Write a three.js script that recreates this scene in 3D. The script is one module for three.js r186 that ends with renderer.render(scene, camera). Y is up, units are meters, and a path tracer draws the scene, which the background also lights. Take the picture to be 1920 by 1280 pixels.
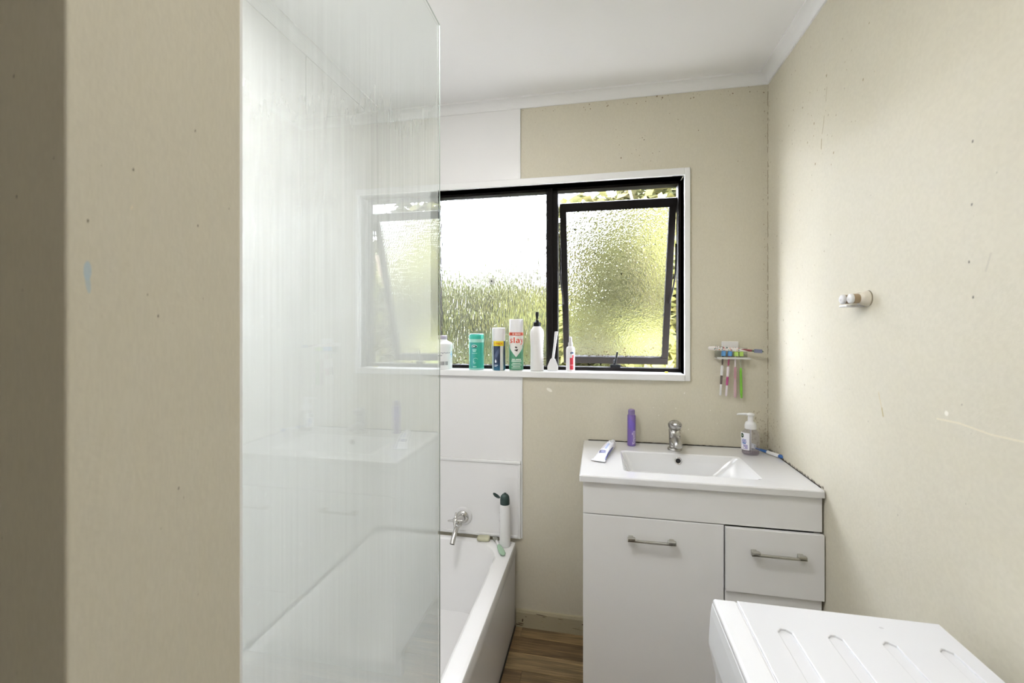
import * as THREE from 'three';
import { RoundedBoxGeometry } from 'three/addons/geometries/RoundedBoxGeometry.js';
import { mergeGeometries, toCreasedNormals } from 'three/addons/utils/BufferGeometryUtils.js';
import { RectAreaLightUniformsLib } from 'three/addons/lights/RectAreaLightUniformsLib.js';

// ------------------------------------------------------------------ camera, sky, exposure
const scene = new THREE.Scene();
const renderer = new THREE.WebGLRenderer({ antialias: true });
renderer.toneMapping = THREE.LinearToneMapping;
renderer.toneMappingExposure = 1.16;
renderer.shadowMap.enabled = true;
RectAreaLightUniformsLib.init();

const FOCAL = 812;                                     // pixels, for a 1920 x 1280 frame
const camera = new THREE.PerspectiveCamera(THREE.MathUtils.radToDeg(2 * Math.atan(640 / FOCAL)), 1.5, 0.02, 200);
camera.position.set(0, 1.372, 1.952);
camera.rotation.set(0, THREE.MathUtils.degToRad(11.3), 0);
camera.setViewOffset(1920, 1280, 0, 30, 1920, 1280);   // the horizon lies 30 pixels above the middle
camera.focus = 1.9;
camera.userData.fStop = 8;
scene.add(camera);

scene.background = new THREE.Color(0.96, 1.0, 1.14);    // even white overcast
scene.backgroundIntensity = 37.0;
const FILL_RADIANCE = 31, HALL_FILL_RADIANCE = 17;  // strengths of the two added fill lights

// ------------------------------------------------------------------ helpers
function rng(seed) { let s = seed >>> 0; return () => { s = (s + 0x6d2b79f5) >>> 0; let t = s; t = Math.imul(t ^ (t >>> 15), t | 1); t ^= t + Math.imul(t ^ (t >>> 7), t | 61); return ((t ^ (t >>> 14)) >>> 0) / 4294967296; }; }
const taken = {};
function numbered(name) { const n = taken[name] ?? 0; taken[name] = n + 1; return n ? `${name}_${String(n).padStart(3, '0')}` : name; }
function mesh(name, geometry, material, parent) {
  const o = new THREE.Mesh(geometry, material);
  o.castShadow = o.receiveShadow = true;
  o.name = parent ? name : numbered(name);
  (parent ?? scene).add(o);
  return o;
}
function thing(name, label, category, [x, y, z] = [0, 0, 0], turn = 0, group) {
  const o = new THREE.Group();
  o.name = numbered(name); o.position.set(x, y, z); o.rotation.y = turn;
  o.userData = { label, category };
  if (group) o.userData.group = group;
  scene.add(o);
  return o;
}
function struct(name, label, category) { const o = thing(name, label, category); o.userData.kind = 'structure'; return o; }
const join = (list) => mergeGeometries(list.map((g) => (g.index ? g.toNonIndexed() : g)));
function box(x0, x1, y0, y1, z0, z1, r = 0, seg = 2) {
  const w = x1 - x0, h = y1 - y0, d = z1 - z0;
  const g = r ? new RoundedBoxGeometry(w, h, d, seg, Math.min(r, w / 2.01, h / 2.01, d / 2.01)) : new THREE.BoxGeometry(w, h, d);
  return g.translate((x0 + x1) / 2, (y0 + y1) / 2, (z0 + z1) / 2);
}
// box whose uv run in metres on every face
function metreBox(x0, x1, y0, y1, z0, z1, r = 0) {
  const g = box(x0, x1, y0, y1, z0, z1, r), p = g.attributes.position, n = g.attributes.normal, uv = g.attributes.uv;
  for (let i = 0; i < p.count; i++) {
    const ax = Math.abs(n.getX(i)), ay = Math.abs(n.getY(i)), az = Math.abs(n.getZ(i));
    if (ax >= ay && ax >= az) uv.setXY(i, p.getZ(i), p.getY(i)); else if (ay >= az) uv.setXY(i, p.getX(i), p.getZ(i)); else uv.setXY(i, p.getX(i), p.getY(i));
  }
  return g;
}
function lathe(profile, seg = 40) {
  const g = new THREE.LatheGeometry(profile.map(([r, y]) => new THREE.Vector2(r, y)), seg), p = g.attributes.position, uv = g.attributes.uv;
  let lo = Infinity, hi = -Infinity;
  for (let i = 0; i < p.count; i++) { lo = Math.min(lo, p.getY(i)); hi = Math.max(hi, p.getY(i)); }
  for (let i = 0; i < p.count; i++) uv.setY(i, (p.getY(i) - lo) / (hi - lo));
  return g.rotateY(Math.PI);
}
function tube(points, radius, seg = 24, radial = 10, closed = false) { return new THREE.TubeGeometry(new THREE.CatmullRomCurve3(points.map((p) => new THREE.Vector3(...p)), closed, 'centripetal'), seg, radius, radial, closed); }
function cyl(r0, r1, h, seg = 24) { return new THREE.CylinderGeometry(r0, r1, h, seg); }
// swept strip with changing elliptical section: stations [x, y, z, half width, half thickness], drawn along x
function sweep(stations, radial = 14) {
  const pos = [], idx = [], n = stations.length;
  for (const [x, y, z, a, b] of stations) for (let k = 0; k < radial; k++) { const t = (k / radial) * Math.PI * 2; pos.push(x, y + Math.sin(t) * b, z + Math.cos(t) * a); }
  for (let i = 0; i < n - 1; i++) for (let k = 0; k < radial; k++) { const a = i * radial + k, b = i * radial + (k + 1) % radial, c = a + radial, d = b + radial; idx.push(a, c, b, b, c, d); }
  const c0 = pos.length / 3; pos.push(...stations[0].slice(0, 3)); const c1 = c0 + 1; pos.push(...stations[n - 1].slice(0, 3));
  for (let k = 0; k < radial; k++) { idx.push(c0, k, (k + 1) % radial, c1, (n - 1) * radial + (k + 1) % radial, (n - 1) * radial + k); }
  const g = new THREE.BufferGeometry();
  g.setAttribute('position', new THREE.Float32BufferAttribute(pos, 3)); g.setIndex(idx);
  g.setAttribute('uv', new THREE.Float32BufferAttribute(new Float32Array(pos.length / 3 * 2), 2));
  g.computeVertexNormals();
  return g;
}
function extrudeZ(points, z0, z1, bevel = 0) {
  const s = new THREE.Shape(points.map(([x, y]) => new THREE.Vector2(x, y)));
  return new THREE.ExtrudeGeometry(s, { depth: z1 - z0 - 2 * bevel, bevelEnabled: bevel > 0, bevelThickness: bevel, bevelSize: bevel, bevelOffset: -bevel, bevelSegments: 2, steps: 1 }).translate(0, 0, z0 + bevel);
}

// ------------------------------------------------------------------ textures
function noiseField(W, H, cx, cy, seed, octaves = 4) {   // tiling value noise in 0..1
  const out = new Float32Array(W * H); let amp = 1, total = 0;
  for (let o = 0; o < octaves; o++, cx *= 2, cy *= 2, amp *= 0.5) {
    const r = rng(seed + o * 101), grid = Float32Array.from({ length: cx * cy }, r); total += amp;
    for (let y = 0; y < H; y++) for (let x = 0; x < W; x++) {
      const gx = x / W * cx, gy = y / H * cy, x0 = Math.floor(gx), y0 = Math.floor(gy), fx = gx - x0, fy = gy - y0, u = fx * fx * (3 - 2 * fx), v = fy * fy * (3 - 2 * fy);
      const a = grid[y0 % cy * cx + x0 % cx], b = grid[y0 % cy * cx + (x0 + 1) % cx], c = grid[(y0 + 1) % cy * cx + x0 % cx], d = grid[(y0 + 1) % cy * cx + (x0 + 1) % cx];
      out[y * W + x] += amp * (a + (b - a) * u + (c - a) * v + (a - b - c + d) * u * v);
    }
  }
  for (let i = 0; i < out.length; i++) out[i] /= total;
  return out;
}
function dataTexture(W, H, f, srgb) {
  const data = new Uint8Array(W * H * 4);
  for (let y = 0; y < H; y++) for (let x = 0; x < W; x++) { const c = f(x, y), i = (y * W + x) * 4; for (let k = 0; k < 3; k++) data[i + k] = Math.max(0, Math.min(255, Math.round(255 * (c.length ? c[k] : c)))); data[i + 3] = 255; }
  const t = new THREE.DataTexture(data, W, H); t.magFilter = THREE.LinearFilter; t.wrapS = t.wrapT = THREE.RepeatWrapping; t.needsUpdate = true;
  if (srgb) t.colorSpace = THREE.SRGBColorSpace;
  return t;
}
function canvasTexture(W, H, draw) {
  const c = document.createElement('canvas'); c.width = W; c.height = H; const g = c.getContext('2d'); draw(g, W, H);
  const t = new THREE.CanvasTexture(c); t.colorSpace = THREE.SRGBColorSpace; return t;
}
// a wall's paint: even colour with fine grain, plus marks given in metres on that wall
function wallPaint(u0, u1, v0, v1, seed, base, draw, specks) {
  const W = 1024, H = Math.round(Math.min(2048, 1024 * (v1 - v0) / (u1 - u0))), kx = W / (u1 - u0), ky = H / (v1 - v0), r = rng(seed);
  const t = canvasTexture(W, H, (g) => {
    g.fillStyle = `rgb(${base.join()})`; g.fillRect(0, 0, W, H);
    const im = g.getImageData(0, 0, W, H), a = noiseField(W, H, 5, 7, seed, 4), b = noiseField(W, H, 300, 400, seed + 9, 1);
    for (let i = 0; i < a.length; i++) { const d = (a[i] - 0.5) * 4 + (b[i] - 0.5) * 5, e = (a[(i * 7 + 999) % a.length] - 0.5) * 3; im.data[i * 4] += d + e * 0.3; im.data[i * 4 + 1] += d; im.data[i * 4 + 2] += d - e; }
    g.putImageData(im, 0, 0);
    const at = (u, v) => [(u - u0) * kx, (v1 - v) * ky];
    const blob = (u, v, ru, rv, style) => { const [x, y] = at(u, v); g.fillStyle = style; g.beginPath(); g.ellipse(x, y, ru * kx, rv * ky, r() * 0.6, 0, 7); g.fill(); };
    for (const [n, ua, ub, va, vb, size, style] of specks) for (let i = 0; i < n; i++) { const s = size * (0.4 + r() * r() * 1.2); blob(ua + r() * (ub - ua), va + r() * (vb - va), s, s * (0.8 + r() * 0.9), style); }
    draw?.({ g, at, blob, r, kx, ky });
  });
  t.wrapS = t.wrapT = THREE.ClampToEdgeWrapping;
  t.repeat.set(1 / (u1 - u0), 1 / (v1 - v0)); t.offset.set(-u0 / (u1 - u0), -v0 / (v1 - v0));
  return t;
}

// ------------------------------------------------------------------ plain materials
const std = (color, roughness = 0.5, more = {}) => new THREE.MeshPhysicalMaterial({ color: new THREE.Color(...color), roughness, ...more });
const rollerField = noiseField(512, 512, 64, 64, 5, 3);
const rollerBump = dataTexture(512, 512, (x, y) => rollerField[y * 512 + x]); rollerBump.repeat.set(4, 4);
const BEIGE = [209, 203, 184];
const paintedWall = (map) => new THREE.MeshStandardMaterial({ map, roughness: 0.62, bumpMap: rollerBump, bumpScale: 0.00012 });
const M = {
  ceiling: std([0.88, 0.875, 0.865], 0.7, { bumpMap: rollerBump, bumpScale: 0.0002 }),
  whitePaint: std([0.84, 0.84, 0.83], 0.4),
  lining: std([0.85, 0.845, 0.835], 0.22),
  liningEdge: std([0.82, 0.82, 0.81], 0.3),
  acrylic: std([0.88, 0.875, 0.865], 0.16, { clearcoat: 0.4, clearcoatRoughness: 0.1 }),
  ceramic: std([0.8, 0.8, 0.8], 0.1, { clearcoat: 0.6, clearcoatRoughness: 0.06 }),
  cabinet: std([0.88, 0.875, 0.87], 0.26),
  cabinetCore: std([0.5, 0.49, 0.47], 0.6),
  enamel: std([0.73, 0.735, 0.755], 0.25, { clearcoat: 0.4, clearcoatRoughness: 0.2 }),
  appliancePlastic: std([0.79, 0.795, 0.805], 0.35),
  blackAluminium: std([0.008, 0.0065, 0.006], 0.65, { specularIntensity: 0.2 }),
  blackRubber: std([0.012, 0.012, 0.012], 0.7),
  chrome: std([0.58, 0.57, 0.55], 0.16, { metalness: 1 }),
  handleMetal: std([0.5, 0.49, 0.45], 0.3, { metalness: 1 }),
  whitePlastic: std([0.77, 0.765, 0.76], 0.35),
  greyPlastic: std([0.42, 0.4, 0.45], 0.45),
  blackPlastic: std([0.01, 0.011, 0.012], 0.55, { specularIntensity: 0.3 }),
  darkHole: std([0.01, 0.01, 0.01], 0.8),
  mould: std([0.03, 0.024, 0.018], 0.9),
  skirting: std([0.5, 0.46, 0.36], 0.55),
};
const tapWear = noiseField(256, 256, 12, 12, 77, 4);
const wearMap = dataTexture(256, 256, (x, y) => 0.25 + 0.75 * tapWear[y * 256 + x]);
M.scaledChrome = new THREE.MeshStandardMaterial({ color: new THREE.Color(0.45, 0.44, 0.42), metalness: 1, roughness: 0.55, roughnessMap: wearMap, bumpMap: wearMap, bumpScale: 0.0004 });

// ------------------------------------------------------------------ room
const XL = -1.057, XR = 0.684, CEIL = 2.4, COVE = 2.362, ZF = 1.563, ZH = 1.715, ZEND = 3.2, HL = -1.5, HR = 1.2;
const WIN = { x0: -0.786, x1: 0.357, y0: 1.165, y1: 2.01 };           // the opening through the back wall

// floor boards of the vinyl: each a plank of its own
{
  const f = struct('floor', 'brown wood-look plank floor beside the bath panel', 'floor');
  mesh('subfloor', box(HL, HR, -0.1, -0.004, -0.12, ZEND), std([0.05, 0.04, 0.03], 0.9), f);
  const grain = noiseField(512, 128, 6, 48, 31, 4), knots = noiseField(512, 128, 5, 6, 32, 3);
  const woods = [[0.78, 0.66, 0.47], [0.7, 0.58, 0.4], [0.62, 0.5, 0.34], [0.74, 0.62, 0.45], [0.66, 0.56, 0.41]].map((c, k) => {
    const t = dataTexture(512, 128, (x, y) => { const i = ((y + k * 29) % 128) * 512 + (x + k * 131) % 512, d = 0.72 + (grain[i] - 0.5) * 0.55 + (knots[i] - 0.5) * 0.32; return c.map((v) => v * d); }, true);
    return new THREE.MeshStandardMaterial({ map: t, roughness: 0.5 });
  });
  const r = rng(8), wide = 0.092, long = 0.62, plank = metreBox(0, long - 0.0012, -0.004, 0, 0, wide - 0.0012);
  plank.attributes.uv.array.forEach((v, i, a) => { a[i] = i % 2 ? v / 0.092 : v / 0.62; });
  for (let z = -0.02, row = 0; z < ZEND - wide; z += wide, row++) for (let x = HL - r() * 0.5; x < HR; x += long) {
    if (z < ZF && (x + long < -0.42 || x > XR)) continue;               // under the bath and past the wall: nothing shows
    if (z >= ZF + 0.9) continue;
    const p = mesh('plank', plank, woods[Math.floor(r() * woods.length)], f); p.position.set(x, 0, z);
  }
}
// ceiling
{
  const c = struct('ceiling', 'flat white painted ceiling', 'ceiling');
  mesh('ceiling_sheet', box(HL, HR, CEIL, CEIL + 0.12, -0.12, ZEND), M.ceiling, c);
}
// back wall with the window opening
{
  const w = struct('wall_back', 'beige painted wall with white bath lining around the window', 'wall');
  const s = new THREE.Shape([[XL - 0.12, 0], [XR + 0.12, 0], [XR + 0.12, CEIL], [XL - 0.12, CEIL]].map((p) => new THREE.Vector2(...p)));
  s.holes.push(new THREE.Path([[WIN.x0, WIN.y0 - 0.02], [WIN.x0, WIN.y1], [WIN.x1, WIN.y1], [WIN.x1, WIN.y0 - 0.02]].map((p) => new THREE.Vector2(...p))));
  const map = wallPaint(-0.4, XR, 0, CEIL, 11, BEIGE, ({ blob, g, at, r, kx }) => {
    blob(-0.218, 1.081, 0.014, 0.007, 'rgb(238,234,222)');               // dab of filler under the sill
    g.strokeStyle = 'rgba(96,78,46,0.5)'; g.lineWidth = 0.0018 * kx; g.beginPath();
    for (let v = 0.87; v < 2.36; v += 0.012) { const [x, y] = at(XR - 0.001 - r() * 0.0015, v); r() < 0.68 ? g.lineTo(x, y) : g.moveTo(x, y); }
    g.stroke();
  }, [[120, -0.35, XR, 1.0, 2.34, 0.0014, 'rgba(120,102,70,0.45)'], [18, 0.06, 0.26, 2.08, 2.2, 0.0017, 'rgba(88,72,50,0.6)'], [8, 0.02, 0.6, 2.05, 2.3, 0.0018, 'rgba(104,76,46,0.65)'],
    [130, XR - 0.02, XR, 0.87, 2.36, 0.0013, 'rgba(110,86,50,0.4)'], [90, XR - 0.09, XR, 0.86, 1.02, 0.003, 'rgba(96,76,44,0.22)'], [40, -0.34, XR, 2.33, 2.362, 0.0022, 'rgba(96,74,38,0.6)'], [22, 0.1, 0.6, 0.9, 1.1, 0.0018, 'rgba(236,232,222,0.9)']]);
  mesh('plaster', new THREE.ExtrudeGeometry(s, { depth: 0.12, bevelEnabled: false }).translate(0, 0, -0.12), paintedWall(map), w);
  const lin = (x1, y0, y1, z) => mesh('lining_panel', box(XL, x1, y0, y1, 0, z, 0.001), M.lining, w);
  lin(-0.811, 1.14, 2.037, 0.004);
  lin(-0.355, 2.038, COVE, 0.004); lin(-0.346, 0.752, 1.139, 0.004);
  mesh('edge_strip', box(-0.356, -0.349, 2.04, COVE, 0, 0.007, 0.002), M.liningEdge, w);
  mesh('edge_strip', box(-0.347, -0.34, 0.4, 1.137, 0, 0.007, 0.002), M.liningEdge, w);
  lin(-0.36, 0.404, 0.75, 0.01);
  for (const [x0, x1, y0, y1] of [[XL, -0.347, 0.738, 0.752], [-0.361, -0.347, 0.4, 0.738], [XL, -0.361, 0.4, 0.414]]) mesh('edge_strip', box(x0, x1, y0, y1, 0, 0.015, 0.004), M.liningEdge, w);
}
// right wall
{
  const w = struct('wall_right', 'beige painted wall beside the vanity and washing machine', 'wall');
  const map = wallPaint(0, 1.8, 0, CEIL, 21, BEIGE, ({ blob, g, at, r, kx }) => {
    for (const [u, v] of [[0.992, 1.715], [0.99, 1.598], [0.984, 1.4915], [0.993, 1.4246]]) blob(u, v, 0.0018, 0.0026, 'rgba(78,72,64,0.8)');
    const line = (pts, width, style) => { g.strokeStyle = style; g.lineWidth = width * kx; g.lineCap = 'round'; g.beginPath(); pts.forEach((p, i) => g[i ? 'lineTo' : 'moveTo'](...at(...p))); g.stroke(); };
    line([[0.432, 1.925], [0.434, 1.955]], 0.003, 'rgba(120,98,52,0.7)'); line([[0.438, 1.97], [0.447, 2.0], [0.45, 2.02]], 0.0022, 'rgba(120,98,52,0.55)'); line([[0.46, 2.06], [0.466, 2.1]], 0.0018, 'rgba(120,98,52,0.4)');
    line([[0.715, 1.205], [0.727, 1.17]], 0.002, 'rgba(205,186,140,0.9)'); line([[0.728, 1.168], [0.733, 1.15]], 0.005, 'rgba(176,160,112,0.75)');
    line([[0.905, 1.18], [0.96, 1.183], [1.03, 1.178], [1.15, 1.184]], 0.003, 'rgba(226,217,192,0.95)');
    blob(0.93, 1.196, 0.005, 0.005, 'rgba(240,236,225,0.9)'); line([[1.02, 1.47], [1.03, 1.5]], 0.004, 'rgba(190,184,168,0.6)');
    for (let v = 0.87; v < 2.36; v += 0.011) if (r() < 0.4) line([[0.001, v], [0.0015, v + 0.011]], 0.0018, 'rgba(96,78,46,0.4)');
    for (let u = 0.02; u < 0.45; u += 0.008) if (r() < 0.7) blob(u, 0.867 + r() * 0.002, 0.005, 0.0012 + r() * 0.0016, 'rgba(46,36,22,0.7)');
  }, [[120, 0, 0.5, 1.0, 2.34, 0.0018, 'rgba(108,90,56,0.5)'], [60, 0, 0.03, 0.87, 2.3, 0.0018, 'rgba(104,84,50,0.4)'], [60, 0, 0.12, 0.86, 1.0, 0.003, 'rgba(96,78,46,0.25)'], [30, 0.3, 0.7, 1.85, 2.2, 0.0024, 'rgba(118,96,52,0.6)'], [40, 0.5, 1.7, 0.9, 2.2, 0.0016, 'rgba(120,112,98,0.5)']]);
  mesh('plaster', metreBox(XR, XR + 0.12, 0, CEIL, 0, ZF), paintedWall(map), w);
}
// left wall with its white bath lining
{
  const w = struct('wall_left', 'white lined wall along the bath behind the glass screen', 'wall');
  mesh('plaster', box(XL - 0.12, XL, 0, CEIL, 0, ZF), M.whitePaint, w);
  for (const [a, b] of [[0.004, 0.54], [0.543, ZF - 0.004]]) mesh('lining_panel', box(XL, XL + 0.004, 0.4, COVE, a, b, 0.001), M.lining, w);
}
// front wall with the doorway that the photograph looks through
{
  const w = struct('wall_front', 'beige wall end at the doorway beside the glass screen', 'wall');
  const map = wallPaint(1.4, 1.8, 0, CEIL, 41, BEIGE, ({ blob }) => {
    for (const [u, v] of [[1.67, 1.4973], [1.6128, 1.4652], [1.6155, 1.5526], [1.7016, 1.4486], [1.6317, 1.227], [1.65, 1.38]]) blob(u, v, 0.0007, 0.0009, 'rgba(66,56,40,0.85)');
    blob(1.7019, 1.412, 0.0026, 0.007, 'rgba(178,196,204,0.85)'); blob(1.7016, 1.403, 0.0016, 0.008, 'rgba(178,196,204,0.7)'); blob(1.6712, 1.4665, 0.001, 0.0012, 'rgba(226,214,186,0.9)');
  }, [[8, 1.57, 1.71, 1.1, 1.65, 0.0006, 'rgba(90,76,52,0.6)']]);
  map.wrapS = THREE.MirroredRepeatWrapping; map.wrapT = THREE.MirroredRepeatWrapping;
  mesh('door_reveal', metreBox(HL, -0.367, 0, CEIL, ZF, ZH, 0.0025), paintedWall(map), w);
  mesh('door_reveal', metreBox(0.62, HR, 0, CEIL, ZF, ZH, 0.0025), paintedWall(map), w);
  mesh('door_head', metreBox(-0.367, 0.62, 2.06, CEIL, ZF, ZH), paintedWall(map), w);
  mesh('lining_panel', box(XL, -0.372, 0.4, COVE, ZF - 0.004, ZF, 0.001), M.lining, w);
}
// the hall in which the camera stands
{
  const hallMap = wallPaint(-2, 4, 0, CEIL, 51, BEIGE, null, []), mat = paintedWall(hallMap);
  mesh('plaster', metreBox(HL - 0.12, HL, 0, CEIL, ZF, ZEND), mat, struct('wall_hall_left', 'beige hall wall outside the bathroom door', 'wall'));
  mesh('plaster', metreBox(HR, HR + 0.12, 0, CEIL, ZF, ZEND), mat, struct('wall_hall_right', 'beige hall wall on the washing machine side', 'wall'));
  mesh('plaster', metreBox(HL - 0.12, HR + 0.12, 0, CEIL, ZEND, ZEND + 0.12), mat, struct('wall_hall_end', 'beige wall closing the hall opposite the bathroom', 'wall'));
}
// cornices
{
  const profile = [[0, 0]]; for (let i = 0; i <= 8; i++) { const t = i / 8 * Math.PI / 2; profile.push([0.042 - 0.036 * Math.cos(t) + 0.0, -0.038 + 0.032 * Math.sin(t)]); }
  profile.splice(1, 0, [0, -0.038]); profile.push([0.042, 0]);
  const run = (length, turn, x, z, name, label) => {
    const o = mesh(name, extrudeZ(profile, 0, length), M.whitePaint); o.rotation.y = turn; o.position.set(x, CEIL, z);
    o.userData = { kind: 'structure', label, category: 'cornice' };
  };
  run(ZF, 0, XL, 0, 'trim_1', 'white cove cornice above the bath wall lining');
  run(XR - XL, -Math.PI / 2, XR, 0, 'trim_2', 'white cove cornice above the window wall');
  run(ZF, Math.PI, XR, ZF, 'trim_3', 'white cove cornice above the beige side wall');
}
// skirting board
{
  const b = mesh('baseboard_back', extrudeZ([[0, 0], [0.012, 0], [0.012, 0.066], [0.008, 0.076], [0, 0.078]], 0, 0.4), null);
  const chips = rng(61);
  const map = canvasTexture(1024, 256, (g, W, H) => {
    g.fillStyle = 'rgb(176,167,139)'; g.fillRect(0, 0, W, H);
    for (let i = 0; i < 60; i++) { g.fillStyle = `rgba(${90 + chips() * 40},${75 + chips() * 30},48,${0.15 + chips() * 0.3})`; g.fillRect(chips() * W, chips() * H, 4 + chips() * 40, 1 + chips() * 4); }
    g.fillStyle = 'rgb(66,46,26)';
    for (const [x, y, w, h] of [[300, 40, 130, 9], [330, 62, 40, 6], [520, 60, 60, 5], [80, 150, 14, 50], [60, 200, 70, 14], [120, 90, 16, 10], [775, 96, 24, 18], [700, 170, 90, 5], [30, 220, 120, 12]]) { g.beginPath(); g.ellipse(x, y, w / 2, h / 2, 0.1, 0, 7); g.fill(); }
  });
  map.wrapS = map.wrapT = THREE.RepeatWrapping;
  const p = b.geometry.attributes.position, uv = b.geometry.attributes.uv;
  for (let i = 0; i < p.count; i++) uv.setXY(i, 1 - p.getZ(i) / 0.4, p.getY(i) / 0.078);
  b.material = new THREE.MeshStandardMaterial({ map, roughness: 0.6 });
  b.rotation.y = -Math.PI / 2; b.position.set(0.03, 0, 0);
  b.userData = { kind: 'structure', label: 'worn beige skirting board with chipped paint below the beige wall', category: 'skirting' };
}

// ------------------------------------------------------------------ window
const bumpyGlass = (W, H, count, w, h, seed) => {       // rounded bumps, wrapping round
  const f = new Float32Array(W * H), r = rng(seed);
  for (let n = 0; n < count; n++) {
    const cx = r() * W, cy = r() * H, a = w * (0.6 + r() * 0.8), b = h * (0.6 + r() * 0.8), amp = 0.4 + r() * 0.6, turn = w === h ? r() * 3 : 0, co = Math.cos(turn), si = Math.sin(turn), R = Math.ceil(Math.max(a, b) * 1.6);
    for (let y = -R; y <= R; y++) for (let x = -Math.ceil(w === h ? R : a * 1.6); x <= (w === h ? R : a * 1.6); x++) {
      const u = (x * co + y * si) / a, v = (-x * si + y * co) / (w === h ? b * 0.7 : b), d = u * u + v * v; if (d > 1) continue;
      const i = ((Math.floor(cy + y) % H + H) % H) * W + ((Math.floor(cx + x) % W + W) % W), k = amp * (1 - d) * (1 - d); if (k > f[i]) f[i] = k;
    }
  }
  return dataTexture(W, H, (x, y) => f[y * W + x]);
};
const obscure = (bump, scale, rough) => new THREE.MeshPhysicalMaterial({ color: new THREE.Color(0.98, 1, 0.985), transmission: 1, thickness: 0.004, ior: 1.5, roughness: rough, bumpMap: bump, bumpScale: scale });
const rainGlass = bumpyGlass(512, 512, 2600, 5, 60, 71), hammeredGlass = bumpyGlass(512, 512, 1500, 17, 17, 72);
rainGlass.repeat.set(1 / 0.34, 1 / 0.34); hammeredGlass.repeat.set(1 / 0.22, 1 / 0.22);
function mouldSpecks(parent, x0, x1, y0, z, n, seed) {
  const r = rng(seed), list = [];
  for (let i = 0; i < n; i++) { const s = 0.0007 + r() * r() * 0.003, e = r(); list.push(new THREE.CircleGeometry(s, 7).scale(1 + r(), 1, 1).translate(x0 + Math.pow(e, 0.8) * (x1 - x0), y0 + Math.pow(r(), 2.6) * 0.05, z)); }
  const o = mesh('mould_specks', join(list), std([0.07, 0.045, 0.025], 0.9, { side: THREE.DoubleSide }), parent); o.userData.kind = 'stuff'; o.userData.label = 'brown mould specks along the bottom edge of the glass';
}
{
  const w = struct('window_1', 'black aluminium window with obscure glass and an open awning sash', 'window');
  const { x0, x1, y0, y1 } = WIN, zf = -0.065, zb = -0.12;
  // white timber reveal, trim and sill
  const J = 0.012;
  mesh('jamb', box(x1, x1 + 0.023, y0 - 0.028, y1 + 0.03, -0.12, 0.014, 0.003), M.whitePaint, w);
  mesh('jamb', box(x0 - 0.023, x0, y0 - 0.028, y1 + 0.03, -0.12, 0.014, 0.003), M.whitePaint, w);
  mesh('head', box(x0, x1, y1, y1 + 0.03, -0.12, 0.014, 0.003), M.whitePaint, w);
  mesh('sill', box(x0, x1, y0 - 0.028, y0, -0.12, 0.022, 0.004), M.whitePaint, w);
  // aluminium frame
  const m0 = -0.24, m1 = -0.186;
  mesh('frame_rail', box(x0, x1, y1 - 0.012, y1, zb, zf, 0.0015), M.blackAluminium, w);
  mesh('frame_rail', box(x0, x1, y0, y0 + 0.016, zb, zf, 0.0015), M.blackAluminium, w);
  mesh('frame_stile', box(x0, x0 + 0.013, y0, y1, zb, zf, 0.0015), M.blackAluminium, w);
  mesh('frame_stile', box(x1 - 0.012, x1, y0, y1, zb, zf, 0.0015), M.blackAluminium, w);
  mesh('mullion', join([box(m0, m1, y0, y1, zb, zf, 0.0015), box(m0 + 0.006, m0 + 0.03, y0, y1, zf, zf + 0.007, 0.002)]), M.blackAluminium, w);
  // fixed light
  const pane = mesh('fixed_pane', metreBox(x0 + 0.009, m0 + 0.004, y0 + 0.012, y1 - 0.008, -0.095, -0.091), obscure(rainGlass, 0.0018, 0.06), w);
  pane.userData.label = 'fixed pane of vertically streaked obscure glass';
  mouldSpecks(pane, x0 + 0.02, m0, y0 + 0.017, -0.0905, 170, 3);
  const plug = mesh('vent_plug', lathe([[0, 0.006], [0.004, 0.006], [0.005, 0.003], [0.009, 0.005], [0.011, 0.003], [0.015, 0.004], [0.0165, 0]], 28).rotateX(Math.PI / 2).translate(-0.508, 1.587, -0.091), std([0.6, 0.61, 0.55], 0.5), w);
  mesh('plug_core', cyl(0.004, 0.004, 0.003, 16).rotateX(Math.PI / 2).translate(-0.508, 1.587, -0.0845), M.darkHole, plug);
  // awning sash, swung out at the bottom about its top edge
  const sash = new THREE.Group(); sash.name = 'awning_sash'; w.add(sash);
  sash.position.set(0.0815, 1.947, -0.1); sash.rotation.x = THREE.MathUtils.degToRad(18.6);
  const hw = 0.262, hh = 0.812, a = 0.036;
  mesh('sash_rail', box(-hw, hw, -a - 0.004, 0, -0.018, 0.012, 0.002), M.blackAluminium, sash);
  mesh('sash_rail', box(-hw, hw, -hh, -hh + a, -0.018, 0.012, 0.002), M.blackAluminium, sash);
  mesh('sash_stile', box(-hw, -hw + 0.03, -hh + a, -a, -0.018, 0.012, 0.002), M.blackAluminium, sash);
  mesh('sash_stile', box(hw - 0.03, hw, -hh + a, -a, -0.018, 0.012, 0.002), M.blackAluminium, sash);
  const sp = mesh('sash_pane', metreBox(-hw + 0.026, hw - 0.026, -hh + a - 0.004, -a + 0.002, -0.006, -0.002), obscure(hammeredGlass, 0.0009, 0.05), sash);
  sp.userData.label = 'hammered obscure glass pane';
  const specks = new THREE.Group(); // specks lie on the sash glass
  mouldSpecks(sash, -hw + 0.03, hw - 0.03, -hh + a, -0.0015, 170, 4);
  // stay and latch
  mesh('window_stay', tube([[0.3425, 1.74, -0.105], [0.3425, 1.6, -0.13], [0.336, 1.48, -0.245]], 0.004, 16, 6), M.blackAluminium, w);
  mesh('window_stay', tube([[-0.178, 1.74, -0.105], [-0.178, 1.6, -0.13], [-0.172, 1.48, -0.245]], 0.004, 16, 6), M.blackAluminium, w);
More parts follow.
